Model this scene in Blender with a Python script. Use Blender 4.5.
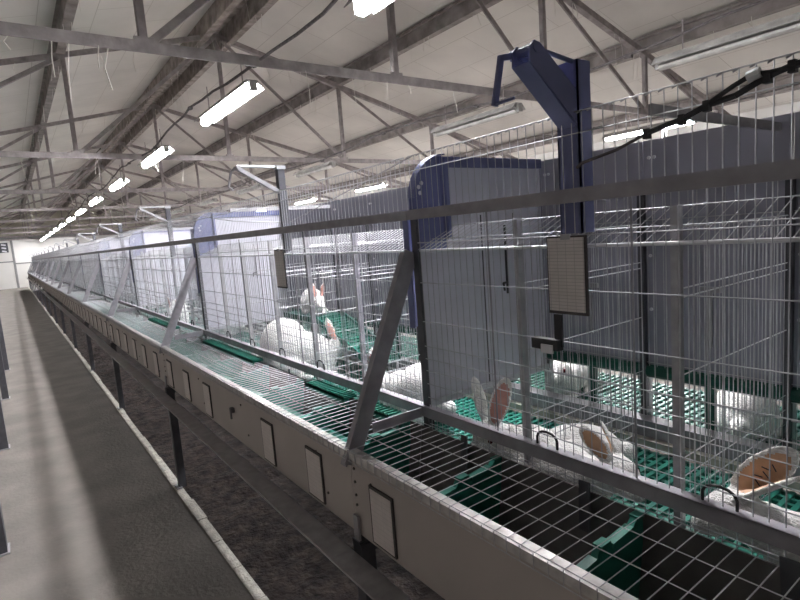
import bpy, bmesh, math, random
import numpy as np
from mathutils import Vector, Matrix

for o in list(bpy.data.objects):
    bpy.data.objects.remove(o)
S = bpy.context.scene
C = S.collection
random.seed(7)
H = 1.56                      # camera height over the aisle floor; shapes below are laid out with z = 0 at that height
L = 2.365                     # length of one cage bay
N_BAY = 16
Y0 = -1.06
# ------------------------------------------------------------------ camera, world, exposure
cam = bpy.data.cameras.new('camera')
cam.sensor_width = 36
cam.lens = 533 / 800 * 36
cam.clip_start = 0.02
cam_o = bpy.data.objects.new('camera', cam)
C.objects.link(cam_o)
yw, pt, rl = math.radians(35.684), math.radians(7.153), math.radians(-4.379)
F = Vector((math.sin(yw) * math.cos(pt), math.cos(yw) * math.cos(pt), -math.sin(pt)))
rt = Vector((math.cos(yw), -math.sin(yw), 0))
up = rt.cross(F)
r2 = rt * math.cos(rl) + up * math.sin(rl)
u2 = -rt * math.sin(rl) + up * math.cos(rl)
m = Matrix((r2, u2, -F)).transposed().to_4x4()
m.translation = (0, 0, H)
cam_o.matrix_world = m
S.camera = cam_o
w = bpy.data.worlds.new('world')
S.world = w
w.use_nodes = True
w.node_tree.nodes['Background'].inputs[0].default_value = (0.8, 0.85, 1, 1)
w.node_tree.nodes['Background'].inputs[1].default_value = 0.05
S.view_settings.view_transform = 'Standard'
S.view_settings.look = 'None'
S.view_settings.gamma = 1
S.view_settings.use_curve_mapping = False
S.view_settings.exposure = 2.28
TUBE = 72.0                   # emission strength of a lit lamp tube


# ------------------------------------------------------------------ materials
def mat(name, col, rough=0.6, metal=0.0, var=0.15, scale=8.0, bump=0.0, col2=None, spec=None, bscale=None, detail=4):
    mt = bpy.data.materials.new(name)
    mt.use_nodes = True
    nt = mt.node_tree
    b = nt.nodes['Principled BSDF']
    b.inputs['Roughness'].default_value = rough
    b.inputs['Metallic'].default_value = metal
    if spec is not None:
        b.inputs['Specular IOR Level'].default_value = spec
    tc = nt.nodes.new('ShaderNodeTexCoord')
    nz = nt.nodes.new('ShaderNodeTexNoise')
    nz.inputs['Scale'].default_value = scale
    nz.inputs['Detail'].default_value = detail
    nt.links.new(tc.outputs['Object'], nz.inputs['Vector'])
    rp = nt.nodes.new('ShaderNodeValToRGB')
    c2 = col2 or tuple(c * (1 - var) for c in col)
    rp.color_ramp.elements[0].position = 0.32
    rp.color_ramp.elements[1].position = 0.68
    rp.color_ramp.elements[0].color = (*c2, 1)
    rp.color_ramp.elements[1].color = (*col, 1)
    nt.links.new(nz.outputs['Fac'], rp.inputs['Fac'])
    nt.links.new(rp.outputs['Color'], b.inputs['Base Color'])
    if bump:
        n2 = nt.nodes.new('ShaderNodeTexNoise')
        n2.inputs['Scale'].default_value = bscale or scale * 4
        n2.inputs['Detail'].default_value = 4
        nt.links.new(tc.outputs['Object'], n2.inputs['Vector'])
        bp = nt.nodes.new('ShaderNodeBump')
        bp.inputs['Strength'].default_value = bump
        bp.inputs['Distance'].default_value = 0.02
        nt.links.new(n2.outputs['Fac'], bp.inputs['Height'])
        nt.links.new(bp.outputs['Normal'], b.inputs['Normal'])
    mt['ramp'] = rp.name
    return mt


def emit(name, col, strength):
    mt = bpy.data.materials.new(name)
    mt.use_nodes = True
    nt = mt.node_tree
    b = nt.nodes['Principled BSDF']
    b.inputs['Base Color'].default_value = (0.9, 0.9, 0.9, 1)
    b.inputs['Emission Color'].default_value = (*col, 1)
    b.inputs['Emission Strength'].default_value = strength
    return mt


def lines_over(mt, width, row, mortar, col, swap=True, offset=0.0):
    """thin printed or jointed lines over a material (brick texture in object space)"""
    nt = mt.node_tree
    b = nt.nodes['Principled BSDF']
    src = b.inputs['Base Color'].links[0].from_socket
    tc = nt.nodes.new('ShaderNodeTexCoord')
    sp = nt.nodes.new('ShaderNodeSeparateXYZ')
    cb = nt.nodes.new('ShaderNodeCombineXYZ')
    nt.links.new(tc.outputs['Object'], sp.inputs[0])
    nt.links.new(sp.outputs['Y'], cb.inputs['X'])
    nt.links.new(sp.outputs['X' if swap else 'Z'], cb.inputs['Y'])
    br = nt.nodes.new('ShaderNodeTexBrick')
    br.offset = offset
    br.inputs['Scale'].default_value = 1
    br.inputs['Brick Width'].default_value = width
    br.inputs['Row Height'].default_value = row
    br.inputs['Mortar Size'].default_value = mortar
    br.inputs['Mortar Smooth'].default_value = 0.3
    nt.links.new(cb.outputs[0], br.inputs['Vector'])
    mx = nt.nodes.new('ShaderNodeMix')
    mx.data_type = 'RGBA'
    nt.links.new(br.outputs['Fac'], mx.inputs[0])
    nt.links.new(src, mx.inputs[6])
    mx.inputs[7].default_value = (*col, 1)
    nt.links.new(mx.outputs[2], b.inputs['Base Color'])


M = {
    'concrete': mat('aisle_concrete', (0.235, 0.21, 0.19), 0.85, 0, 0.28, 3.0, 0.25, bscale=40),
    'kerb': mat('kerb_concrete', (0.5, 0.47, 0.42), 0.9, 0, 0.35, 18, 0.4),
    'manure': mat('manure', (0.075, 0.053, 0.047), 0.95, 0, 0, 11, 1.0, col2=(0.010, 0.007, 0.007), bscale=28, detail=10),
    'wall': mat('wall_paint', (0.72, 0.70, 0.67), 0.8, 0, 0.08, 1.5),
    'wall_side': mat('low_bounce_wall', (0.30, 0.29, 0.27), 0.85, 0, 0.2, 1.5),  # unseen left wall, coloured dark to cut light bounced into the aisle
    'gable': mat('gable_board', (0.55, 0.53, 0.44), 0.85, 0, 0.15, 2),
    'ceiling': mat('ceiling_board', (0.76, 0.725, 0.68), 0.85, 0, 0.2, 0.9, 0.1, detail=8),
    'trim': mat('grey_trim', (0.25, 0.25, 0.25), 0.6),
    'truss': mat('truss_steel', (0.40, 0.355, 0.35), 0.75, 0.1, 0.4, 9, 0.2),
    'purlin': mat('purlin_timber', (0.36, 0.32, 0.305), 0.85, 0, 0.5, 5, 0.3),
    'dusty': mat('dusty_beam', (0.44, 0.385, 0.35), 0.9, 0, 0.55, 7, 0.5),
    'galv': mat('galvanised_steel', (0.42, 0.41, 0.43), 0.45, 0.35, 0.25, 25),
    'wire': mat('galvanised_wire', (0.50, 0.50, 0.525), 0.4, 0.3, 0.2, 30),
    'rail': mat('rail_steel', (0.36, 0.345, 0.375), 0.5, 0.2, 0.25, 20),
    'dark_steel': mat('dark_steel', (0.10, 0.10, 0.115), 0.5, 0.3, 0.3, 20),
    'blue': mat('blue_painted_steel', (0.165, 0.185, 0.36), 0.42, 0.0, 0.3, 9),
    'panel': mat('pale_panel', (0.62, 0.615, 0.69), 0.5, 0, 0.08, 4),
    'back_panel': mat('dark_grey_panel', (0.34, 0.335, 0.405), 0.5, 0, 0.12, 4),
    'panel_trim': mat('panel_edge', (0.55, 0.55, 0.6), 0.45, 0.2, 0.15, 8),
    'plate': mat('feeder_plate', (0.48, 0.43, 0.40), 0.55, 0.1, 0.12, 3),
    'liner': mat('trough_liner', (0.15, 0.14, 0.14), 0.6, 0.1, 0.4, 12),
    'lip': mat('trough_lip', (0.62, 0.6, 0.58), 0.45, 0.4, 0.3, 40),
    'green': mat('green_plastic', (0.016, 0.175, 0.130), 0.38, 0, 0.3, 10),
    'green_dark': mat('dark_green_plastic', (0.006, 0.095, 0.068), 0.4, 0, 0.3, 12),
    'beige_steel': mat('floor_bearer', (0.42, 0.40, 0.35), 0.55, 0.1, 0.25, 14),
    'paper': mat('record_paper', (0.72, 0.67, 0.65), 0.8, 0, 0.12, 30),
    'sheet': mat('record_sheet', (0.72, 0.66, 0.63), 0.75, 0, 0.10, 25),
    'frame': mat('holder_frame', (0.06, 0.052, 0.05), 0.6),
    'black': mat('black_rubber', (0.02, 0.02, 0.024), 0.5),
    'cable': mat('dusty_cable', (0.16, 0.14, 0.14), 0.8, 0, 0.5, 30),
    'fur': mat('white_fur', (0.82, 0.80, 0.78), 0.9, 0, 0.07, 22, 0.5, bscale=160),
    'ear': mat('pink_ear_skin', (0.70, 0.36, 0.31), 0.6, 0, 0.2, 30),
    'ear_tan': mat('tan_ear_skin', (0.72, 0.44, 0.27), 0.6, 0, 0.25, 25),
    'eye': mat('rabbit_eye', (0.12, 0.02, 0.025), 0.15),
    'ink': mat('tattoo_ink', (0.05, 0.05, 0.06), 0.7),
    'housing': mat('lamp_housing', (0.42, 0.40, 0.38), 0.6, 0, 0.45, 12),
    'tube_off': mat('unlit_tube', (0.5, 0.48, 0.45), 0.4, 0, 0.4, 10),
    'web': mat('cobweb', (0.7, 0.66, 0.6), 0.9),
    'screw': mat('screw_steel', (0.10, 0.09, 0.085), 0.5, 0.4),
    'bright': mat('bright_hardware', (0.75, 0.75, 0.78), 0.35, 0.4),
    'tube': emit('lit_tube', (0.97, 0.97, 1.0), TUBE),
}
lines_over(M['ceiling'], 1.15, 0.62, 0.005, (0.50, 0.46, 0.42), offset=0.5)
lines_over(M['paper'], 0.022, 0.0075, 0.0006, (0.42, 0.39, 0.38), swap=False)
lines_over(M['sheet'], 0.06, 0.014, 0.0007, (0.56, 0.51, 0.49), swap=False)


# ------------------------------------------------------------------ mesh building
class MB:
    def __init__(s):
        s.v, s.f = [], []

    def add(s, vs, fs):
        n = len(s.v)
        s.v += [tuple(p) for p in vs]
        s.f += [tuple(i + n for i in q) for q in fs]
        return s

    def box(s, a, b):
        x0, y0, z0 = a
        x1, y1, z1 = b
        return s.add([(x0, y0, z0), (x1, y0, z0), (x1, y1, z0), (x0, y1, z0), (x0, y0, z1), (x1, y0, z1), (x1, y1, z1), (x0, y1, z1)],
                     [(0, 3, 2, 1), (4, 5, 6, 7), (0, 1, 5, 4), (1, 2, 6, 5), (2, 3, 7, 6), (3, 0, 4, 7)])

    def bar(s, a, b, wd, th, n=(0, 0, 1)):
        """rectangular bar from a to b; wd across (perpendicular to n), th along n"""
        a, b, n = Vector(a), Vector(b), Vector(n)
        d = (b - a).normalized()
        sd = d.cross(n)
        if sd.length < 1e-4:
            sd = d.orthogonal()
        sd.normalize()
        nn = sd.cross(d).normalized()
        vs = []
        for p in (a, b):
            for i, j in ((-1, -1), (1, -1), (1, 1), (-1, 1)):
                vs.append(p + sd * (wd / 2 * i) + nn * (th / 2 * j))
        return s.add(vs, [(3, 2, 1, 0), (4, 5, 6, 7), (0, 1, 5, 4), (1, 2, 6, 5), (2, 3, 7, 6), (3, 0, 4, 7)])

    def rod(s, a, b, r, n=4, caps=True):
        a, b = Vector(a), Vector(b)
        d = (b - a).normalized()
        e = d.orthogonal().normalized()
        g = d.cross(e)
        vs = []
        for p in (a, b):
            for k in range(n):
                t = 2 * math.pi * (k + .5) / n
                vs.append(p + e * (r * math.cos(t)) + g * (r * math.sin(t)))
        fs = [(k, (k + 1) % n, n + (k + 1) % n, n + k) for k in range(n)]
        if caps:
            fs += [tuple(reversed(range(n))), tuple(range(n, 2 * n))]
        return s.add(vs, fs)

    def path(s, pts, r, n=6):
        for a, b in zip(pts, pts[1:]):
            s.rod(a, b, r, n)
        return s

    def angle(s, a, b, size, th, n=(0, 0, 1), flip=1):
        """angle iron: two thin flanges meeting at a right angle"""
        a, b, n = Vector(a), Vector(b), Vector(n)
        d = (b - a).normalized()
        sd = d.cross(n).normalized()
        nn = sd.cross(d).normalized()
        s.bar(a, b, size, th, nn)
        o = sd * (flip * (size / 2 - th / 2)) + nn * (size / 2)
        s.bar(a + o, b + o, th, size, nn)
        return s

    def prism(s, poly, axis, lo, hi):
        """polygon (two coordinates) extruded along an axis"""
        n = len(poly)
        vs = []
        for t in (lo, hi):
            for p, q in poly:
                vs.append((t, p, q) if axis == 'x' else ((p, t, q) if axis == 'y' else (p, q, t)))
        fs = [tuple(reversed(range(n))), tuple(range(n, 2 * n))] + [(k, (k + 1) % n, n + (k + 1) % n, n + k) for k in range(n)]
        return s.add(vs, fs)

    def build(s, name, m, parent=None, loc=None, **props):
        me = bpy.data.meshes.new(name)
        o = bpy.data.objects.new(name, me)
        C.objects.link(o)
        org = ORG[parent.name] if parent else Vector(loc if loc is not None else (0, 0, -H))
        me.from_pydata([tuple(Vector(p) - org) for p in s.v], [], s.f)
        bm = bmesh.new()
        bm.from_mesh(me)
        bmesh.ops.recalc_face_normals(bm, faces=bm.faces)
        bm.to_mesh(me)
        bm.free()
        me.materials.append(m)
        if parent:
            o.parent = parent
            ORG[o.name] = org
        else:
            o.location = org + Vector((0, 0, H))
            ORG[o.name] = org
        for k, v in props.items():
            o[k] = v
        return o


ORG = {}


def thing(name, loc, label, cat, group=None):
    o = bpy.data.objects.new(name, None)
    o.empty_display_size = 0.1
    C.objects.link(o)
    o.location = Vector(loc) + Vector((0, 0, H))
    ORG[o.name] = Vector(loc)
    o['label'] = label
    o['category'] = cat
    if group:
        o['group'] = group
    return o


def tag(o, label, cat, group=None, kind=None):
    o['label'] = label
    o['category'] = cat
    if group:
        o['group'] = group
    if kind:
        o['kind'] = kind
    return o


def copy_tree(o, parent=None):
    c = o.copy()
    C.objects.link(c)
    c.parent = parent
    for ch in list(o.children):
        copy_tree(ch, c)
    return c


def copy_at(o, dy, label):
    c = copy_tree(o)
    c.location = o.location + Vector((0, dy, 0))
    c['label'] = label
    return c


def struct(mb, name, m):
    o = mb.build(name, m)
    o['kind'] = 'structure'
    return o


ORD = ['first', 'second', 'third', 'fourth', 'fifth', 'sixth', 'seventh', 'eighth', 'ninth', 'tenth', 'eleventh', 'twelfth',
       'thirteenth', 'fourteenth', 'fifteenth', 'sixteenth', 'seventeenth']

# ------------------------------------------------------------------ the building
RX, RZ, SL = 2.95, 3.14, 0.26
XL, XR, YB, YF = -4.1, 10.0, -5.0, 40.0
FZ = -1.56
struct(MB().box((XL, YB, FZ - .3), (0.67, YF, FZ)), 'floor', M['concrete'])
struct(MB().box((2.62, YB, FZ - .3), (XR, YF, FZ)), 'floor_far', M['concrete'])
# kerb along the manure pit, slightly uneven
kb = MB()
ks = [YB + i * 0.3 for i in range(int((YF - YB) / 0.3) + 1)]
for a, b in zip(ks, ks[1:]):
    j = random.uniform(-.006, .006)
    kb.box((0.67, a, FZ - .32), (0.722 + j, b - .004, FZ + .004 + j * .3))
struct(kb, 'trim_1', M['kerb'])
struct(MB().box((2.56, YB, FZ - .32), (2.62, YF, FZ)), 'trim_2', M['kerb'])
pit = MB()
nx, ny = 14, 260
vs = []
for j in range(ny + 1):
    for i in range(nx + 1):
        x = 0.70 + i * (1.9 / nx)
        y = YB + (YF - YB) * (j / ny) ** 1.6
        hgt = 0.05 * math.exp(-((x - 1.55) / .55) ** 2) + random.uniform(0, .03)
        vs.append((x, y, FZ - .30 + hgt))
pit.add(vs, [(j * (nx + 1) + i, j * (nx + 1) + i + 1, (j + 1) * (nx + 1) + i + 1, (j + 1) * (nx + 1) + i) for j in range(ny) for i in range(nx)])
po = struct(pit, 'floor_pit', M['manure'])
zw = RZ + .22 - SL * (RX - XL)
struct(MB().box((XL - .15, YB, FZ), (XL, YF, zw)), 'wall_left', M['wall_side'])
struct(MB().box((XR, YB, FZ), (XR + .15, YF, zw)), 'wall_right', M['wall'])
for nm, ya, yb in (('wall_far', YF, YF + .15), ('wall_back', YB - .15, YB)):
    struct(MB().box((XL, ya, FZ - .3), (XR, yb, 1.42)), nm, M['wall'])
    struct(MB().prism([(XL, 1.42), (XR, 1.42), (XR, zw + .01), (RX, RZ + .22), (XL, zw + .01)], 'y', ya, yb), nm.replace('wall', 'wall_gable'), M['gable'])
struct(MB().box((XL, YF - .06, 1.36), (XR, YF, 1.5)), 'trim_3', M['trim'])
roof = MB()
rz = RZ + .22
roof.prism([(RX, rz), (XL - .2, rz - SL * (RX - XL + .2)), (XL - .2, rz - SL * (RX - XL + .2) + .1), (RX, rz + .1)], 'y', YB - .15, YF + .15)
roof.prism([(RX, rz), (XR + .2, rz - SL * (XR + .2 - RX)), (XR + .2, rz - SL * (XR + .2 - RX) + .1), (RX, rz + .1)], 'y', YB - .15, YF + .15)
struct(roof, 'ceiling', M['ceiling'])
# door and low rail on the far wall
d = MB().box((-1.05, YF - .04, FZ), (.15, YF - .005, 1.25))
d1 = struct(d, 'door_1', M['wall'])
ORG[d1.name] = Vector((0, 0, -H))
MB().box((.15, YF - .07, FZ), (.27, YF, 1.36)).build('door_frame', M['trim'], d1)
MB().box((-1.05, YF - .06, .02), (.15, YF - .03, .09)).build('door_rail', M['trim'], d1)
struct(MB().box((.27, YF - .05, -.12), (XR, YF, -.04)), 'trim_4', M['trim'])
fan = thing('wall_fan', (-.16, YF - .12, .9), 'dark square ventilator high on the white far wall', 'ventilator')
MB().box((-.62, YF - .16, .62), (.02, YF - .045, 1.2)).build('fan_box', M['dark_steel'], fan)
fb = MB()
for k in range(3):
    fb.bar((-.30, YF - .175, .72 + k * .19), (-.08, YF - .175, .67 + k * .19), .09, .02, (0, 1, 0))
fb.build('fan_blades', M['bright'], fan)

# purlins
for k, (x, nm) in enumerate(((-3.2, 'outermost roof purlin by the left wall'), (-1.15, 'roof purlin left of the aisle'),
                             (.88, 'long dark roof purlin above the aisle'), (5.02, 'wide roof purlin on the right slope next to the ridge'),
                             (7.08, 'roof purlin second right of the ridge'), (9.1, 'outermost roof purlin by the right wall'))):
    zt = rz - SL * abs(x - RX)
    mb = MB().box((x - .05, YB, zt - .21), (x + .05, YF, zt - .01))
    mb.box((x - .09, YB, zt - .035), (x + .09, YF, zt - .0))
    p = mb.build('roof_purlin', M['purlin'], loc=(x, 17, zt - .2))
    tag(p, nm, 'purlin', 'roof purlins')
rd = thing('ridge_beam', (RX, 17, RZ - .1), 'dusty cobwebbed double ridge beam at the top of the roof', 'beam')
for s in (-1, 1):
    MB().box((RX + s * .2 - .05, YB, RZ - .09), (RX + s * .2 + .05, YF, RZ + .17)).build('beam_plank', M['dusty'], rd)
MB().box((RX - .26, YB, RZ + .16), (RX + .26, YF, RZ + .19)).build('ridge_board', M['dusty'], rd)

# trusses
ZC = 1.335
nodes = [RX + 2.05 * k for k in (-3, -2, -1, 0, 1, 2, 3)]
ztop = lambda x: RZ - SL * abs(x - RX)
TY = [3.9 + 4.4 * k for k in range(9)]


def make_truss(y):
    t = thing('roof_truss', (RX, y, ZC), '', 'truss', 'roof trusses')
    MB().angle((XL, y, ZC), (XR, y, ZC), .075, .012, (0, 1, 0), 1).build('bottom_chord', M['truss'], t)
    for xe in (XL, XR):
        MB().angle((xe, y, ztop(xe)), (RX, y, RZ), .07, .012, (0, 1, 0), 1).build('top_chord', M['truss'], t)
    for x in nodes:
        MB().angle((x, y, ZC), (x, y, ztop(x)), .05, .010, (0, 1, 0)).build('vertical', M['truss'], t)
    for k in (1, 2, 3):
        for s in (-1, 1):
            MB().angle((RX + s * 2.05 * (k - 1), y + .012, ztop(RX + 2.05 * (k - 1))), (RX + s * 2.05 * k, y + .012, ZC), .05, .010, (0, 1, 0)).build('diagonal', M['truss'], t)
    for x in nodes:
        MB().box((x - .06, y - .008, ZC - .02), (x + .06, y + .008, ZC + .06)).build('gusset', M['truss'], t)
    return t


t0 = make_truss(TY[0])
t0['label'] = 'steel roof truss nearest the camera'
for k, y in enumerate(TY[1:]):
    copy_at(t0, y - TY[0], 'steel roof truss, %s from the camera' % ORD[k + 1])

# cobwebs
wb = MB()
for y in TY[:4]:
    for k in range(46):
        x = random.uniform(-1.5, 8)
        on = random.random()
        z = ZC - .03 if on < .5 else ztop(x) - .03
        ln = random.uniform(.08, .34)
        p = Vector((x, y + random.uniform(-.02, .02), z))
        q = p + Vector((random.uniform(-.04, .04), random.uniform(-.03, .03), -ln * .5))
        wb.path([p, q, q + Vector((random.uniform(-.03, .03), 0, -ln * .5))], random.uniform(.0015, .004), 4)
for px_ in (.88, RX - .2, RX + .2, 5.02, 7.08):
    for k in range(30):
        y = random.uniform(2.5, 18)
        z = rz - SL * abs(px_ - RX) - .2
        ln = random.uniform(.06, .3)
        p = Vector((px_ + random.uniform(-.08, .08), y, z))
        wb.path([p, p + Vector((random.uniform(-.05, .05), random.uniform(-.05, .05), -ln))], random.uniform(.0015, .0045), 4)
cw = wb.build('cobweb_strands', M['web'])
tag(cw, 'pale dusty cobweb strands hanging from the trusses and beams', 'cobweb', kind='stuff')


# ------------------------------------------------------------------ lamps
def make_lamp(lit):
    t = thing('tube_lamp', (0, 0, 0), '', 'lamp')
    hl = .64
    MB().prism([(-.095, .012), (-.045, .052), (.045, .052), (.095, .012), (.098, .016), (.045, .075), (-.045, .075), (-.098, .016)], 'y', -hl, hl).build('housing', M['housing'], t)
    if lit:
        b = MB()
        n = 10
        poly = [(.042 * math.cos(2 * math.pi * i / n), .012 + .034 * math.sin(2 * math.pi * i / n)) for i in range(n)]
        b.prism(poly, 'y', -hl + .02, hl - .02)
        b.build('tube', M['tube'], t)
    else:
        b = MB()
        n = 12
        poly = [(.034 * math.cos(2 * math.pi * i / n), .01 + .034 * math.sin(2 * math.pi * i / n)) for i in range(n)]
        b.prism(poly, 'y', -hl + .02, hl - .02)
        b.build('tube', M['tube_off'], t)
    for s in (-1, 1):
        MB().box((-.03, s * hl - .02, -.012), (.03, s * hl + .006, .06)).build('end_cap', M['housing'], t)
        MB().rod((0, s * hl * .7, .07), (0, s * hl * .7, .30), .005, 5).build('hanger', M['truss'], t)
    return t


lit0, off0 = make_lamp(True), make_lamp(False)
used = {'lit': False, 'off': False}


def place_lamp(x, y, z, lit, label, group):
    src = lit0 if lit else off0
    k = 'lit' if lit else 'off'
    o = copy_tree(src) if used[k] else src
    used[k] = True
    o.location = (x, y, z + H)
    o['label'] = label
    o['group'] = group


row1 = [1.9, 4.75, 7.6, 10.6, 13.7, 16.8, 19.9, 23.0, 26.1, 29.2, 32.3, 35.4, 38.3]
for k, y in enumerate(row1):
    place_lamp(1.7, y, 1.19, True, 'glowing tube lamp over the cages beside the aisle, %s from the camera' % ORD[k], 'lamp row over the near cages')
row2 = [1.62, 4.3, 8.05, 11.0, 14.0, 17.0, 20.0, 23.0, 26.0, 29.0, 32.0, 35.0]
for k, y in enumerate(row2[:7]):
    place_lamp(4.25, y, 1.11, False, ['unlit dusty lamp fixture at the upper right above the cable', 'unlit lamp fixture just left of the nearest winch post'][k] if k < 2 else
               'unlit lamp fixture right of the roof ridge, %s from the camera' % ORD[k], 'unlit lamp fixtures right of the ridge')
for k, y in enumerate([4.1, 7.6, 11.2, 14.8, 18.4, 22.0, 25.6]):
    place_lamp(7.4, y, 1.14, True, 'glowing tube lamp over the rightmost aisle, %s from the camera' % ORD[k], 'lamp row over the far right aisle')


def lamp_cable(x, z, y0, y1, label):
    r = random.Random(int(x * 100))
    pts = []
    y = y0
    while y < y1:
        pts.append((x + r.uniform(-.012, .012), y, z + .19 + .04 * math.sin(y * 1.4) + r.uniform(-.012, .012)))
        y += .35
    o = thing('lamp_cable', pts[0], label, 'cable', 'cables along the lamp rows')
    MB().path(pts, .011, 6).build('cord', M['cable'], o)
    for p in pts[::5]:
        a = Vector(p)
        MB().rod(a + Vector((0, -.03, -.012)), a + Vector((0, .03, -.006)), .021, 6).build('cable_tie', M['cable'], o)


lamp_cable(1.7, 1.19, -3, 38, 'dusty dark cable strung along the near lamp row')
lamp_cable(4.25, 1.11, -1, 21, 'thin cable strung along the lamp row right of the ridge')
lamp_cable(7.4, 1.14, 2, 28, 'cable strung along the lamp row over the far right aisle')

# ------------------------------------------------------------------ cage bays (double row, axis of symmetry at X = XB)
XB = 1.62
XFAR = 2 * XB - 1.0
PART = [L - .394 * k for k in (5, 4, 3, 2, 1)]   # partition positions inside a bay
ya, yb = Y0, Y0 + L
bay = thing('cage_bay', (XB, ya + L / 2, FZ), '', 'cage bay', 'cage bays of the long row')
W_ = .00125


def front_mesh(x):
    b = MB()
    n = int(L / .0249)
    for i in range(n + 1):
        y = ya + .012 + i * (L - .024) / n
        b.rod((x, y, -.575), (x, y, .224), W_, 4, False)
    for z in (.224, .180, .044, -.034, -.155, -.275, -.352, -.392, -.430, -.472, -.516, -.560):
        b.rod((x - .0022, ya + .01, z), (x - .0022, yb - .01, z), .0014, 4, False)
    for i in range(n + 1):      # wire ends hooked over the top strand
        y = ya + .012 + i * (L - .024) / n
        b.rod((x, y, .224), (x - .008, y + .006, .219), .0016, 4, False)
    return b


front_mesh(1.0).build('front_mesh', M['wire'], bay)
for q in PART:
    y = ya + q + .07
    MB().rod((.996, y, -.56), (.996, y, .05), .0024, 6).build('gate_rod', M['rail'], bay)
kick = MB()
n = int(L / .025)
for i in range(n + 1):
    y = ya + .012 + i * (L - .024) / n
    kick.rod((1.0, y, -.575), (.99, y, -.735), W_, 4, False)
for z in (-.60, -.625, -.65, -.675, -.70, -.73):
    kick.rod((.995, ya, z), (.995, yb, z), W_, 4, False)
kick.build('lower_mesh', M['wire'], bay)
MB().box((.982, ya, .036), (.987, yb, .066)).box((.987, ya, .061), (1.012, yb, .066)).build('top_rail', M['rail'], bay)
MB().box((.984, ya, -.578), (.989, yb, -.546)).box((.984, ya, -.551), (1.012, yb, -.546)).build('base_rail', M['rail'], bay)
MB().angle((.998, yb - .016, -.76), (.998, yb - .016, .068), .026, .004, (1, 0, 0)).build('corner_post', M['dark_steel'], bay)
MB().angle((.996, ya + .022, -.30), (.996, ya + .022, .068), .026, .004, (1, 0, 0)).build('corner_post', M['blue'], bay)
MB().bar((.990, yb - .004, -.06), (.716, yb - .004, -.655), .05, .006, (0, 1, 0)).bar((.972, yb + .010, -.06), (.699, yb + .010, -.655), .006, .03, (0, 1, 0)).build('brace', M['rail'], bay)
MB().bar((.999, yb - .004, -.566), (.80, yb - .004, -.566), .03, .006, (0, 1, 0)).build('strut', M['rail'], bay)
# lid of the cages: a mesh strip that slopes up from its bright front bar
lid = MB()
for i in range(n + 1):
    y = ya + .012 + i * (L - .024) / n
    lid.rod((1.006, y, -.058), (1.17, y, .012), .0012, 4, False)
for t in (.45, 1.0):
    lid.rod((1.006 + .164 * t, ya, -.058 + .07 * t), (1.006 + .164 * t, yb, -.058 + .07 * t), .0014, 4, False)
lid.build('lid_mesh', M['wire'], bay)
MB().rod((1.006, ya + .03, -.058), (1.006, yb - .03, -.058), .0042, 6).build('lid_bar', M['bright'], bay)
for k, yp in enumerate(PART):
    y = ya + yp
    MB().box((1.022, y - .007, -.745), (1.042, y + .007, .012)).build('upright', M['galv'], bay)
    pm = MB()
    for i in range(25):
        x = 1.055 + i * .0225
        pm.rod((x, y, -.735), (x, y, -.03), .0011, 4, False)
    for z in (-.03, -.150, -.168, -.325, -.50, -.54, -.58, -.62, -.66, -.70, -.735):
        pm.rod((1.042, y + .002, z), (1.60, y + .002, z), .0016, 4, False)
    pm.build('partition_mesh', M['wire'], bay)
    MB().box((1.594, y - .009, -.71), (1.612, y + .009, .10)).build('rear_upright', M['dark_steel'], bay)
    MB().rod((1.0, y - .12, -.546), (1.0, y - .12, -.527), .003, 6).path(
        [(1.0, y - .12 + .03 * (1 - math.cos(t * math.pi / 6)), -.527 + .018 * math.sin(t * math.pi / 6)) for t in range(7)], .003, 6).rod(
        (1.0, y - .06, -.546), (1.0, y - .06, -.527), .003, 6).build('latch_hoop', M['black'], bay)
ytie = ya + PART[3] + .03
MB().box((1.0, ytie - .004, .183), (XB, ytie + .004, .203)).build('tie_bar', M['galv'], bay)
MB().box((1.552, ya, -.70), (1.60, yb, -.648)).box((1.545, ya, -.652), (1.60, yb, -.645)).build('middle_rail', M['rail'], bay)
MB().box((1.530, ya, -.728), (1.60, yb, -.702)).build('floor_bearer', M['beige_steel'], bay)
bk = MB()
for i in range(n + 1):
    y = ya + .012 + i * (L - .024) / n
    bk.rod((1.606, y, -.65), (1.606, y, .10), .0012, 4, False)
for z in (.10, -.02, -.47, -.52, -.57, -.62):
    bk.rod((1.604, ya, z), (1.604, yb, z), .0014, 4, False)
bk.build('back_mesh', M['wire'], bay)
edges = [0.0] + PART + [L]
for k in range(6):
    a, b = ya + edges[k] + .002, ya + edges[k + 1] - .002
    pb = MB().box((1.618, a, -.485), (1.628, b, .222))
    po_ = pb.build('back_panel', M['back_panel'], bay)
    for zz in (.17, -.13, -.30):
        MB().rod((1.6135, b - .018, zz), (1.618, b - .018, zz), .0055, 6).build('screw', M['bright'], po_)
        if zz > 0:
            MB().rod((1.6135, b - .034, zz), (1.618, b - .034, zz), .0055, 6).build('screw', M['bright'], po_)
    yc = (a + b) / 2
    MB().box((1.6105, yc - .006, -.40), (1.6165, yc + .006, -.235)).box((1.609, yc - .03, -.238), (1.617, yc + .03, -.222)).build('slide_latch', M['galv'], bay)
    MB().box((1.612, a - .012, -.705), (1.634, a + .012, -.485)).build('panel_post', M['galv'], bay)
MB().rod((1.615, ya + .01, -.500), (1.615, yb - .01, -.500), .021, 10).build('edge_pipe', M['green_dark'], bay)
for k in (0, 1, 2, 3, 4, 5):
    yc = ya + edges[k] + .197
    MB().rod((1.615, yc, -.69), (1.615, yc, -.50), .016, 8).build('pipe_leg', M['green_dark'], bay)
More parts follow.
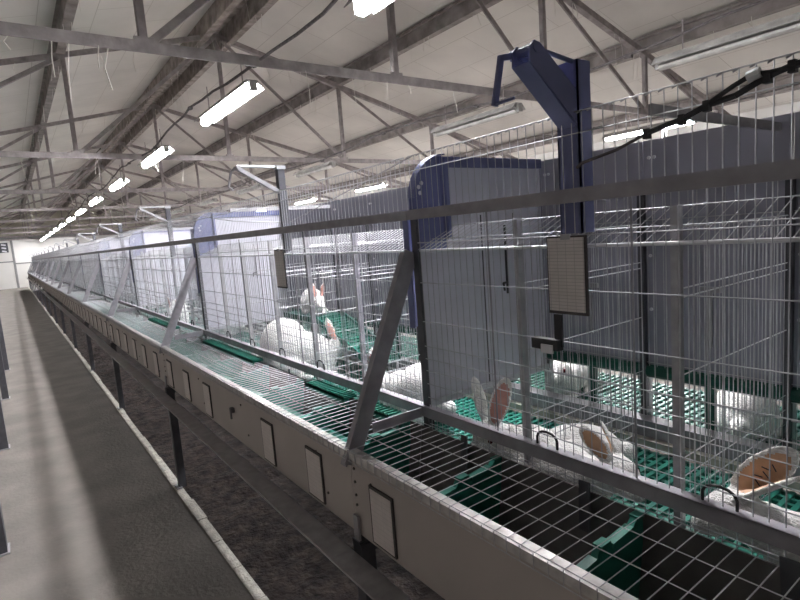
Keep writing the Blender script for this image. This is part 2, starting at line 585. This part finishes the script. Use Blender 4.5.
# the other side of the double row
front_mesh(XFAR).build('rear_mesh', M['wire'], bay)
MB().box((XFAR - .012, ya, .036), (XFAR + .018, yb, .066)).build('rear_rail', M['galv'], bay)
MB().box((XFAR - .012, ya, -.578), (XFAR + .012, yb, -.546)).build('rear_rail', M['galv'], bay)
# stand under the cages
MB().angle((.69, ya, -.94), (.69, yb, -.94), .068, .006, (-1, 0, 0), 1).build('support_beam', M['galv'], bay)
MB().angle((2 * XB - .69, ya, -.94), (2 * XB - .69, yb, -.94), .07, .006, (1, 0, 0), 1).build('support_beam', M['galv'], bay)
yl = yb - .02
MB().box((.70, yl - .03, FZ + .004), (.745, yl + .015, -.88)).build('support_leg', M['dark_steel'], bay)
MB().box((.682, yl - .045, FZ + .003), (.715, yl + .03, FZ + .012)).build('foot_plate', M['galv'], bay)
MB().box((2 * XB - .745, yl - .03, FZ - .31), (2 * XB - .70, yl + .015, -.88)).build('support_leg', M['dark_steel'], bay)
MB().box((.70, yl - .02, -.915), (2 * XB - .70, yl + .02, -.875)).build('cross_beam', M['dark_steel'], bay)
MB().box((.704, yl - .012, -.91), (.712, yl + .012, -.80)).build('hanger_bracket', M['galv'], bay)
for x in (1.0, XFAR):
    MB().box((x - .012, yl - .012, -.90), (x + .012, yl + .012, -.575)).build('cage_leg', M['dark_steel'], bay)
MB().box((1.57, yl - .012, -.90), (1.60, yl + .012, -.70)).build('cage_leg', M['dark_steel'], bay)

# ------------------------------------------------------------------ feed trough of one bay
tr = thing('feed_trough', (.85, ya + L / 2, -.86), '', 'feed trough', 'feed troughs along the aisle')
ORG_tr = ORG[tr.name]
MB().box((.716, ya + .002, -.855), (.722, yb - .002, -.612)).box((.716, ya + .002, -.861), (.745, yb - .002, -.855)).build('front_plate', M['plate'], tr)
MB().box((.708, ya + .002, -.632), (.716, yb - .002, -.611)).box((.716, ya + .002, -.6125), (.737, yb - .002, -.609)).build('rolled_lip', M['lip'], tr)
ln = MB()
ln.prism([(.984, -.612), (.989, -.612), (.965, -.80), (.90, -.84), (.745, -.855), (.745, -.848), (.897, -.834), (.959, -.797)], 'y', ya + .002, yb - .002)
ln.build('trough_liner', M['liner'], tr)
lm = MB()
n2 = int(L / .0335)
for i in range(n2 + 1):
    y = ya + .012 + i * (L - .024) / n2
    lm.path([(.7065, y, -.636), (.7065, y, -.606), (.985, y, -.604)], .0012, 4)
for x in (.7065, .80, .893, .985):
    lm.rod((x, ya + .004, -.602), (x, yb - .004, -.602), .0013, 4, False)
lm.rod((.7045, ya + .004, -.636), (.7045, yb - .004, -.636), .0015, 4, False)
lm.build('lid_mesh', M['wire'], tr)
for k in range(6):
    y = ya + edges[k] + (.40 if k == 0 else .394) - .394 + .055 + .0
    dv = MB()
    prof = [(.742, -.845), (.742, -.648), (.815, -.640), (.828, -.622), (.86, -.622), (.868, -.632), (.94, -.626), (.955, -.612), (.978, -.612), (.978, -.66), (.955, -.795), (.895, -.832)]
    dv.prism(prof, 'y', y - .007, y + .007)
    for a, b in ((prof[1], prof[2]), (prof[3], prof[4]), (prof[5], prof[6]), (prof[7], prof[8])):
        dv.bar((a[0], y, a[1]), (b[0], y, b[1]), .020, .008)
    dv.build('divider', M['green'], tr)
    fl = MB()
    yf = y + .115
    fl.bar((.952, yf, -.69), (.975, yf + .014, -.585), .034, .004, (1, -.25, 0))
    fl.build('flap', M['dark_steel'], tr)
for yc in [1.15 - .394 * k for k in range(0, 1)]:
    pass
for yy in (ya + .16, ya + .86, ya + 1.5, ya + 2.2):
    for zz in (-.68, -.80):
        MB().rod((.7125, yy + (.0 if zz < -.7 else .06), zz), (.717, yy + (.0 if zz < -.7 else .06), zz), .0045, 6).build('screw', M['screw'], tr)
for zz in (-.66, -.70, -.74, -.77, -.81):
    MB().rod((.7125, yb - .02, zz), (.717, yb - .02, zz), .0042, 6).build('screw', M['screw'], tr)

# record card in a dark holder on the front plate
def make_card(yc, parent):
    h = MB()
    h.box((.7105, yc - .056, -.848), (.716, yc + .056, -.680))
    ho = h.build('card_holder', M['frame'], parent)
    MB().box((.709, yc - .049, -.842), (.7112, yc + .049, -.688)).build('card', M['sheet'], ho)
    return ho


trs = [tr]
bay['label'] = 'wire cage bay nearest the camera, with dark panels and two crouching rabbits'
tr['label'] = 'feed trough nearest the camera with dark green dividers'
tr1 = copy_tree(tr)
tr1.location = tr.location + Vector((0, L, 0))
tr1['label'] = 'feed trough with bright green trays, second from the camera along the row'
ORG[tr1.name] = ORG[tr.name]
for k in range(6):
    y = ya + edges[k] + .055
    if y + .37 > yb - .01:
        y1 = yb - .01
    else:
        y1 = y + .378
    MB().prism([(.738, -.668), (.742, -.662), (.872, -.700), (.872, -.712)], 'y', y + .010, y1).build('tray', M['green'], tr1)
for k in range(1, N_BAY):
    copy_at(bay, L * k, 'wire cage bay, %s from the camera along the row' % ORD[k])
    trs.append(tr1 if k == 1 else copy_at(tr1, L * (k - 1), 'feed trough, %s from the camera along the row' % ORD[k]))
for k, t in enumerate(trs):
    ORG[t.name] = Vector((.85, ya + L / 2 + L * k, -.86))
# cards: one every compartment except the places the photo leaves bare
cy = 1.15
k = 0
proto_card = None
while cy < Y0 + N_BAY * L - .2:
    b_i = int((cy - Y0) // L)
    if k != 3:
        if proto_card is None:
            proto_card = make_card(cy, trs[b_i])
            p_y, p_b = cy, b_i
        else:
            c = copy_tree(proto_card, trs[b_i])
            c.location = Vector((0, (cy - p_y) - L * (b_i - p_b), 0))
    else:
        MB().box((.700, cy - .012, -.735), (.716, cy + .012, -.715)).box((.698, cy - .006, -.765), (.704, cy + .006, -.715)).build('hook', M['dark_steel'], trs[b_i])
    cy += .394
    k += 1

# ------------------------------------------------------------------ partition panels between the bays
pp = thing('partition_panel', (1.3, yb, -.55), '', 'partition panel', 'tall panels between cage bays')
R_ = .13
arc = [(1.002 + R_ - R_ * math.sin(t * math.pi / 2 / 8), .232 - R_ + R_ * math.cos(t * math.pi / 2 / 8)) for t in range(9)]   # top to front
MB().prism([(1.615, -.545), (1.615, .215), (1.12, .215), (1.12, -.545)], 'y', yb + .004, yb + .012).build('board', M['panel'], pp)
MB().box((1.02, yb + .0045, -.545), (1.12, yb + .0115, -.06)).build('front_board', M['panel'], pp)
br = MB().prism(list(reversed(arc)) + [(1.14, .232), (1.14, -.06), (1.002, -.06)], 'y', yb + .001, yb + .006)
for a, b in zip(arc, arc[1:]):
    br.bar((a[0], yb - .010, a[1]), (b[0], yb - .010, b[1]), .03, .004)
br.build('corner_bracket', M['blue'], pp)
MB().box((1.13, yb - .006, .195), (1.615, yb + .014, .228)).build('top_channel', M['blue'], pp)
MB().box((1.132, yb - .022, -.03), (1.145, yb + .004, .225)).build('edge_channel', M['blue'], pp)
MB().box((1.01, yb - .006, -.560), (1.615, yb + .016, -.540)).build('bottom_channel', M['panel_trim'], pp)
wh = MB()
for dx, dz in ((0, 0), (.012, .012), (.004, -.018)):
    wh.rod((1.04 + dx, yb - .0005, .135 + dz), (1.04 + dx, yb + .001, .135 + dz), .007, 6)
wh.build('hole_discs', M['bright'], pp)  # bright discs added in place of the bracket's white cut-out holes
for xx in (1.30, 1.46):
    MB().box((xx - .002, yb + .002, -.54), (xx + .002, yb + .004, .04)).build('panel_joint', M['dark_steel'], pp)
lt = MB().rod((1.40, yb - .01, -.24), (1.40, yb - .01, .0), .004, 6).path([(1.40, yb - .012, -.20), (1.37, yb - .02, -.20), (1.365, yb - .03, -.225)], .004, 6)
lt.build('door_bolt', M['black'], pp)
pp['label'] = 'tall grey panel with rounded blue corner, nearest the camera'
for k in range(1, N_BAY - 1):
    copy_at(pp, L * k, 'tall pale panel between bays, %s from the camera' % ORD[k])

# ------------------------------------------------------------------ winch posts
cr = thing('winch_post', (1.03, .735, -.03), '', 'winch post', 'winch posts above the front rail')
yc = .735
b = MB()
b.box((1.008, yc - .028, -.03), (1.012, yc + .028, .332)).box((1.008, yc - .028, -.03), (1.052, yc - .024, .332)).box((1.008, yc + .024, -.03), (1.052, yc + .028, .332))
b.build('post', M['blue'], cr)
b = MB()
b.prism([(1.045, .172), (1.045, .244), (.897, .350), (.879, .353), (.867, .341), (.865, .311)], 'y', yc - .024, yc - .020)
b.prism([(1.045, .172), (1.045, .244), (.897, .350), (.879, .353), (.867, .341), (.865, .311)], 'y', yc + .020, yc + .024)
b.bar((.865, yc, .311), (1.01, yc, .197), .044, .003)
b.build('arm', M['blue'], cr)
MB().rod((.878, yc - .015, .343), (1.04, yc - .015, .327), .005, 6).build('tie_rod', M['blue'], cr)
MB().rod((.878, yc + .015, .331), (1.04, yc + .015, .315), .005, 6).build('tie_rod', M['blue'], cr)
MB().box((1.02, yc - .026, .308), (1.056, yc + .026, .330)).build('post_cap', M['blue'], cr)
MB().rod((.885, yc - .026, .340), (.885, yc + .04, .340), .011, 8).build('pulley_pin', M['blue'], cr)
MB().bar((.877, yc + .034, .338), (.849, yc + .036, .332), .012, .008, (0, 1, 0)).bar((.849, yc + .036, .336), (.834, yc + .046, .240), .012, .008, (0, 1, 0)).rod((.834, yc + .046, .243), (.849, yc + .006, .248), .0035, 6).build('crank_handle', M['blue'], cr)
CY = [.735, 2.28, 4.40, 6.62, 8.9] + [11.2 + 2.3 * i for i in range(11)]
cr['label'] = 'blue winch post with slanting arm and crank, nearest the camera'
yc = CY[1]
cs = thing('winch_post', (1.03, yc, -.05), 'slender dark winch post with pale arm and hanging crank, second from the camera', 'winch post', 'winch posts above the front rail')
MB().box((1.012, yc - .014, -.05), (1.016, yc + .014, .325)).box((1.012, yc - .014, -.05), (1.045, yc - .010, .325)).box((1.012, yc + .010, -.05), (1.045, yc + .014, .325)).build('post', M['dark_steel'], cs)
MB().bar((1.03, yc, .215), (.835, yc, .325), .022, .016).build('arm', M['galv'], cs)
MB().rod((.835, yc, .335), (1.035, yc, .333), .006, 6).box((1.008, yc - .018, .322), (1.05, yc + .018, .338)).build('tie_rod', M['wire'], cs)
MB().rod((.835, yc - .02, .328), (.835, yc + .03, .328), .009, 8).build('pulley_pin', M['galv'], cs)
MB().path([(.835, yc + .02, .33), (.815, yc + .025, .315), (.80, yc + .03, .25), (.81, yc + .01, .235)], .006, 6).build('crank_handle', M['galv'], cs)
for k, y in enumerate(CY[2:]):
    copy_at(cs, y - CY[1], 'slender winch post with slanting arm, %s from the camera' % ORD[k + 2])


# record sheets hung on the front mesh
def ticket(y, wd, label):
    t = thing('record_sheet', (.985, y, -.21), label, 'record sheet', 'record sheets on the front mesh')
    MB().box((.9835, y - wd / 2, -.208), (.9865, y + wd / 2, -.034)).build('clipboard', M['frame'], t)
    MB().box((.9815, y - wd / 2 + .007, -.201), (.9836, y + wd / 2 - .004, -.038)).build('sheet', M['paper'], t)
    MB().box((.9805, y - .012, -.042), (.987, y + .012, -.030)).build('clip', M['galv'], t)
    return t


ticket(.733, .104, 'ruled grey record sheet hung on the mesh below the nearest winch post')
ticket(2.28, .108, 'small grey record sheet hung on the bright mesh below the second winch post')
lk = thing('gate_latch', (.985, .79, -.28), 'black latch with a hanging plate on the front mesh under the record sheet', 'latch')
MB().box((.982, .752, -.285), (.988, .772, -.21)).build('latch_plate', M['black'], lk)
MB().box((.970, .755, -.293), (.990, .830, -.268)).build('latch_block', M['black'], lk)
MB().box((.966, .768, -.300), (.972, .80, -.280)).build('latch_tongue', M['bright'], lk)

# lift ropes
def rope(a, b, label, sag=.0):
    a, b = Vector(a), Vector(b)
    pts = [a.lerp(b, t / 8) - Vector((0, 0, sag * math.sin(math.pi * t / 8))) for t in range(9)]
    o = MB().path(pts, .0022, 5).build('lift_rope', M['galv'], loc=tuple(a))
    tag(o, label, 'rope', 'thin ropes above the rail')


rope((1.045, 2.26, .085), (1.02, 1.306, .226), 'thin rope from the second winch post up to the nearest rounded panel')
rope((1.045, 2.31, .09), (1.02, 3.67, .226), 'thin rope from the second winch post to the next rounded panel', .02)

# cable bundle on the top of the mesh
pts = [(.9935, .705, .108), (.992, .692, .116), (.992, .611, .130), (.992, .549, .150), (.992, .484, .162), (.992, .442, .176), (.992, .398, .181), (.992, .352, .199), (.992, .319, .206), (.992, .25, .21), (.992, .1, .20), (.992, -.3, .21), (.992, -.9, .20)]
cb = thing('cable_bundle', pts[2], 'black cable bundle clipped along the top of the nearest mesh', 'cable')
MB().path(pts[:4], .0035, 6).build('thin_cable', M['cable'], cb)
MB().path(pts[3:], .0058, 6).build('cable', M['black'], cb)
p2 = [(.988, .544, .150), (.988, .49, .158), (.988, .44, .177), (.988, .40, .196), (.988, .372, .207), (.988, .350, .203), (.988, .318, .203), (.988, .1, .205), (.988, -.9, .205)]
MB().path(p2, .0045, 6).build('cable', M['black'], cb)
for p in (pts[3], pts[4], pts[5], pts[7], pts[8]):
    MB().box((p[0] - .008, p[1] - .005, p[2] - .011), (p[0] + .006, p[1] + .005, p[2] + .007)).build('cable_clip', M['black'], cb)
MB().rod((.985, .378, .203), (.985, .36, .207), .009, 8).build('insulator', M['bright'], cb)

# ------------------------------------------------------------------ green plastic floor mats
def slat_mat(x0, x1, a, b, z, m, px=.03, wx=.013, py=.03, wy=.012):
    mb = MB()
    k = int((b - a) / px)
    for i in range(k + 1):
        y = a + wx / 2 + i * (b - a - wx) / k
        mb.box((x0, y - wx / 2, z - .014), (x1, y + wx / 2, z))
    k = max(2, int((x1 - x0) / py))
    for i in range(k + 1):
        x = x0 + wy / 2 + i * (x1 - x0 - wy) / k
        mb.box((x - wy / 2, a, z - .016), (x + wy / 2, b, z - .003))
    return mb


FLZ = -.737
mt0 = slat_mat(1.012, 1.545, ya + .01, yb - .01, FLZ, None).build('floor_mat', M['green'], loc=(1.28, ya + L / 2, FLZ - .015))
tag(mt0, 'green slatted plastic floor mat in the nearest cage bay', 'floor mat', 'green floor mats in the near side cages')
for k in range(1, N_BAY):
    copy_at(mt0, L * k, 'green slatted plastic floor mat in the %s cage bay from the camera' % ORD[k])
mt1 = slat_mat(1.64, XFAR - .02, ya + .01, yb - .01, FLZ, None, .03, .013, .04, .012).build('floor_mat', M['green_dark'], loc=(1.9, ya + L / 2, FLZ - .015))  # darker green puts the shade behind the panels into the mat colour
tag(mt1, 'green floor mat behind the dark back panels of the nearest bay', 'floor mat', 'green floor mats in the rear side cages')
copy_at(mt1, L, 'green floor mat behind the back panels of the second bay')
copy_at(mt1, 2 * L, 'green floor mat behind the back panels of the third bay')

# ribbed green ledges between trough and base rail
def ledge(a, b, label):
    mb = MB().box((.990 - .062, a, -.600), (.990 - .004, b, -.592))
    mb.box((.928, a, -.615), (.934, b, -.592))
    k = int((b - a) / .022)
    for i in range(k):
        mb.box((.930, a + .006 + i * .022, -.592), (.984, a + .014 + i * .022, -.587))
    o = mb.build('green_ledge', M['green'], loc=(.96, (a + b) / 2, -.61))
    tag(o, label, 'ledge', 'ribbed green ledges behind the trough lid')


ledge(1.70, 2.02, 'ribbed green plastic ledge between the brace and the rabbit in the second bay')
ledge(2.62, 3.5, 'long green plastic ledge under the base rail before the second rounded panel')
ledge(1.36, 1.56, 'short green plastic ledge just behind the nearest slanting brace')
ledge(4.3, 5.2, 'green plastic ledge under the base rail in the third bay')

# raised green platform and its ramp in the second bay
pf = thing('green_platform', (1.47, 2.97, FLZ), 'raised green plastic platform under the rabbit with upright ears', 'platform')
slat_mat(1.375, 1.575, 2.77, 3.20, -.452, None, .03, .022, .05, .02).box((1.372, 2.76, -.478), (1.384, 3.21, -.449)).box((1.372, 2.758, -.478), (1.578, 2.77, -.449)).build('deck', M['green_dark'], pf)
for yy in (2.80, 3.17):
    for xx in (1.392, 1.558):
        MB().box((xx - .010, yy - .010, FLZ), (xx + .010, yy + .010, -.465)).build('platform_leg', M['galv'], pf)
rp = thing('green_ramp', (1.46, 2.45, -.62), 'sloping green plastic ramp leading up to the raised platform', 'ramp')
rb = MB()
A, B = Vector((1.465, 2.755, -.462)), Vector((1.465, 2.20, -.645))
rb.bar(A, B, .18, .012)
for i in range(18):
    p = A.lerp(B, (i + .5) / 18) + Vector((0, 0, .008))
    rb.bar(p - Vector((.085, 0, 0)), p + Vector((.085, 0, 0)), .008, .008)
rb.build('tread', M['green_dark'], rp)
for sd_ in (-1, 1):
    o = Vector((sd_ * .090, 0, .006))
    MB().bar(A + o, B + o, .01, .034).build('ramp_edge', M['green'], rp)
    MB().rod((1.465 + sd_ * .07, 2.21, FLZ), (1.465 + sd_ * .07, 2.21, -.645), .008, 8).build('ramp_foot', M['galv'], rp)


# ------------------------------------------------------------------ rabbits
def ell(bm, c, r, rot=None, seg=16):
    res = bmesh.ops.create_uvsphere(bm, u_segments=seg, v_segments=seg // 2 + 2, radius=1)
    mm = Matrix.Translation(Vector(c)) @ (rot.to_4x4() if rot is not None else Matrix.Identity(4)) @ Matrix.Diagonal((*r, 1))
    bmesh.ops.transform(bm, matrix=mm, verts=res['verts'])


def frame(zdir, ydir):
    z = Vector(zdir).normalized()
    y = Vector(ydir)
    y = (y - z * y.dot(z)).normalized()
    x = y.cross(z)
    return Matrix((x, y, z)).transposed()


def by_head(hp_, deg, size, head):
    v = Matrix.Rotation(math.radians(deg), 3, 'Z') @ (Vector(head) * size)
    return (hp_[0] - v.x, hp_[1] - v.y, FLZ)


def rabbit(loc, deg, label, size=1.0, head=(.19, 0, .15), hp=(1, 0, -.15), ears=None, hunch=0.0, ear_mat='ear', vox=.006, tattoo=False, flat=1.0, group='white rabbits in the cages'):
    """x forward; head = centre of the skull, hp = facing of the muzzle, ears = [(direction, inner normal, length, width)]"""
    bm = bmesh.new()
    hd = Vector(head)
    f = Vector(hp).normalized()
    side = Vector((0, 0, 1)).cross(f).normalized()
    upv = f.cross(side)
    ell(bm, (-.09, 0, .095 + hunch * .6), (.125, .088, .095 + hunch * .4))
    ell(bm, (.02, 0, .088 + hunch * .3), (.12, .076, .082 + hunch * .2))
    ell(bm, (.09, 0, .085), (.075, .062, .072))
    if flat != 1.0:
        bmesh.ops.transform(bm, matrix=Matrix.Diagonal((1, 1, flat, 1)), verts=bm.verts)
    nk = Vector((.09, 0, .095))
    for t in (.3, .55, .8):
        ell(bm, nk.lerp(hd, t), (.058 - .012 * t, .054 - .012 * t, .056 - .012 * t))
    fr = frame(upv, side)
    ell(bm, hd, (.058, .043, .046), fr)
    ell(bm, hd + f * .038 - upv * .010, (.040, .031, .031), fr)
    ell(bm, hd + f * .062 - upv * .014, (.020, .022, .021), fr)
    for s in (-1, 1):
        ell(bm, hd + f * .032 + side * (s * .022) - upv * .012, (.022, .016, .020), fr)
        ell(bm, (-.075, s * .062, .070), (.078, .036, .066))
        ell(bm, (-.02, s * .078, .016), (.068, .021, .016))
        ell(bm, (.105, s * .040, .045), (.024, .022, .045))
        ell(bm, (.128, s * .040, .014), (.038, .018, .014))
    ell(bm, (-.215, 0, .075 + hunch * .3), (.034, .028, .030))
    ears = ears or [((-.35, .28, 1), (.5, .8, 0), .115, .046), ((-.35, -.28, 1), (.5, -.8, 0), .115, .046)]
    einfo = []
    for k, (d, nn, ln_, wd) in enumerate(ears):
        d = Vector(d).normalized()
        s = 1 if k == 0 else -1
        base = hd - f * .022 + side * (s * .018) + upv * .032
        fr_e = frame(d, nn)
        c = base + d * (ln_ * .5)
        ell(bm, c, (wd / 2, .0065, ln_ / 2 + .012), fr_e, 20)
        ell(bm, base + d * .012, (.015, .012, .028), fr_e)
        einfo.append((c, fr_e, ln_, wd))
    me = bpy.data.meshes.new('rabbit')
    bm.to_mesh(me)
    bm.free()
    tmp = bpy.data.objects.new('tmp', me)
    C.objects.link(tmp)
    md = tmp.modifiers.new('r', 'REMESH')
    md.mode = 'VOXEL'
    md.voxel_size = vox
    ms = tmp.modifiers.new('s', 'SMOOTH')
    ms.factor = .5
    ms.iterations = 3
    dg = bpy.context.evaluated_depsgraph_get()
    me2 = bpy.data.meshes.new_from_object(tmp.evaluated_get(dg))
    bpy.data.objects.remove(tmp)
    bpy.data.meshes.remove(me)
    me2.name = 'rabbit'
    me2.materials.clear()
    me2.materials.append(M['fur'])
    me2.materials.append(M[ear_mat])
    for p in me2.polygons:
        p.use_smooth = True
        for c, fr_e, ln_, wd in einfo:
            q = fr_e.transposed() @ (Vector(p.center) - c)
            if 0 < q.y < .016 and (q.x / (wd * .37)) ** 2 + (q.z / (ln_ * .44)) ** 2 < 1:
                p.material_index = 1
    o = bpy.data.objects.new('rabbit', me2)
    C.objects.link(o)
    o.location = Vector(loc) + Vector((0, 0, H))
    o.rotation_euler = (0, 0, math.radians(deg))
    o.scale = (size, size, size)
    tag(o, label, 'rabbit', group)
    for s in (-1, 1):
        e = bmesh.new()
        ell(e, hd + f * .022 + side * (s * .037) + upv * .010, (.0085, .0065, .0085), fr, 10)
        em = bpy.data.meshes.new('eye')
        e.to_mesh(em)
        e.free()
        em.materials.append(M['eye'])
        eo = bpy.data.objects.new('eye', em)
        C.objects.link(eo)
        eo.parent = o
    if tattoo:
        c, fr_e, ln_, wd = einfo[tattoo - 1]
        tb = MB()
        for k, (dx, dz, an) in enumerate(((-.005, -.022, .4), (.004, -.010, -.5), (-.003, .002, .3), (.005, .013, -.3), (-.002, .024, .5))):
            p = c + fr_e @ Vector((dx, .0072, dz))
            q = fr_e @ Vector((math.cos(an) * .008, 0, math.sin(an) * .008))
            tb.bar(p - q, p + q, .0022, .0012, fr_e @ Vector((0, 1, 0)))
        tmx = bpy.data.meshes.new('ear_tattoo')
        tmx.from_pydata(tb.v, [], tb.f)
        tmx.materials.append(M['ink'])
        to = bpy.data.objects.new('ear_tattoo', tmx)
        C.objects.link(to)
        to.parent = o
    return o


def loc_dir(deg, v):
    """world direction -> the rabbit's own frame"""
    return Matrix.Rotation(-math.radians(deg), 3, 'Z') @ Vector(v)


g = 132
rabbit(by_head((1.068, 1.09, 0), g, .98, (.17, .015, .13)), g, 'white rabbit with upright pink ears facing the feed trough, left of the nearest bay', .98,
       head=(.17, .015, .13), hp=loc_dir(g, (-.8, .10, -.42)), flat=.82,
       ears=[(loc_dir(g, (.08, -.36, 1)), loc_dir(g, (-.85, -.6, 0)), .150, .062), (loc_dir(g, (-.06, .26, 1)), loc_dir(g, (.3, 1, 0)), .130, .044)], vox=.004)
g = 268
rabbit(by_head((1.085, .685, 0), g, .95, (.195, -.005, .145)), g, 'white rabbit lying behind the trough, tan ear laid back, middle of the nearest bay', .95,
       head=(.195, -.005, .145), hp=(1, -.10, -.25),
       ears=[(loc_dir(g, (.25, .60, .60)), loc_dir(g, (-.3, .9, .2)), .09, .048), (loc_dir(g, (-.10, .60, .62)), loc_dir(g, (-.9, -.3, .2)), .092, .050)], ear_mat='ear_tan', vox=.004)
g = 104
rabbit(by_head((1.075, .435, 0), g, 1.0, (.205, .03, .145)), g, 'white rabbit at the right edge with a big tattooed tan ear', 1.0,
       head=(.205, .03, .145), hp=(1, .15, -.40),
       ears=[(loc_dir(g, (.25, -.85, .62)), loc_dir(g, (.3, .2, 1)), .11, .05), (loc_dir(g, (.05, -.60, .72)), loc_dir(g, (-.95, -.55, .1)), .135, .074)], ear_mat='ear_tan', vox=.004, tattoo=2)
rabbit((1.88, 1.40, FLZ), 200, 'white rabbit behind the green pipe near the grey panel, seen through the lower back mesh', .95)
rabbit((1.90, .72, FLZ), 15, 'white rabbit sitting behind the green pipe towards the right edge', .95, hunch=.03)
g = -30
rabbit((1.215, 2.62, FLZ), g, 'large white rabbit hunched beside the green platform in the bright second bay', 1.08, hunch=.12, head=(.18, 0, .14), vox=.007)
g = 255
rabbit((1.478, 2.96, -.451), g, 'white rabbit with pink upright ears on the green platform', .80,
       head=(.17, 0, .10), ears=[(loc_dir(g, (.2, -.25, 1)), loc_dir(g, (-.3, -1, .1)), .11, .04), (loc_dir(g, (-.12, .25, 1)), loc_dir(g, (-.4, -1, .1)), .11, .05)], vox=.007)
g = 95
rabbit((1.20, 1.66, FLZ), g, 'white rabbit at the foot of the green ramp, right of the slanting brace', 1.0, hunch=.05,
       head=(.20, 0, .13), ears=[(loc_dir(g, (-.3, -.2, 1)), loc_dir(g, (-.6, -.8, 0)), .10, .05), (loc_dir(g, (-.2, .3, .9)), loc_dir(g, (-.6, -.8, 0)), .10, .05)], vox=.007)
g = 250
rabbit((1.26, 5.55, FLZ), g, 'white rabbit with pink ears sitting in the third cage bay', 1.05, hunch=.05, vox=.008)
rabbit((1.35, 4.45, FLZ), 120, 'white rabbit crouching low in the third bay nearer the camera', .95, vox=.008)

# legs of the left hand row, at the very edge of the aisle
for k, y in enumerate((3.56, 5.58, 7.64, 9.7)):
    t = thing('cage_stand', (-.262, y, FZ), 'dark steel cage stand at the left edge of the aisle, %s from the camera' % ORD[k], 'stand', 'stands of the left row')
    MB().box((-.285, y - .05, FZ + .008), (-.222, y + .05, -.60)).build('post', M['dark_steel'], t)
    MB().box((-.30, y - .065, FZ), (-.212, y + .065, FZ + .008)).build('foot_plate', M['galv'], t)
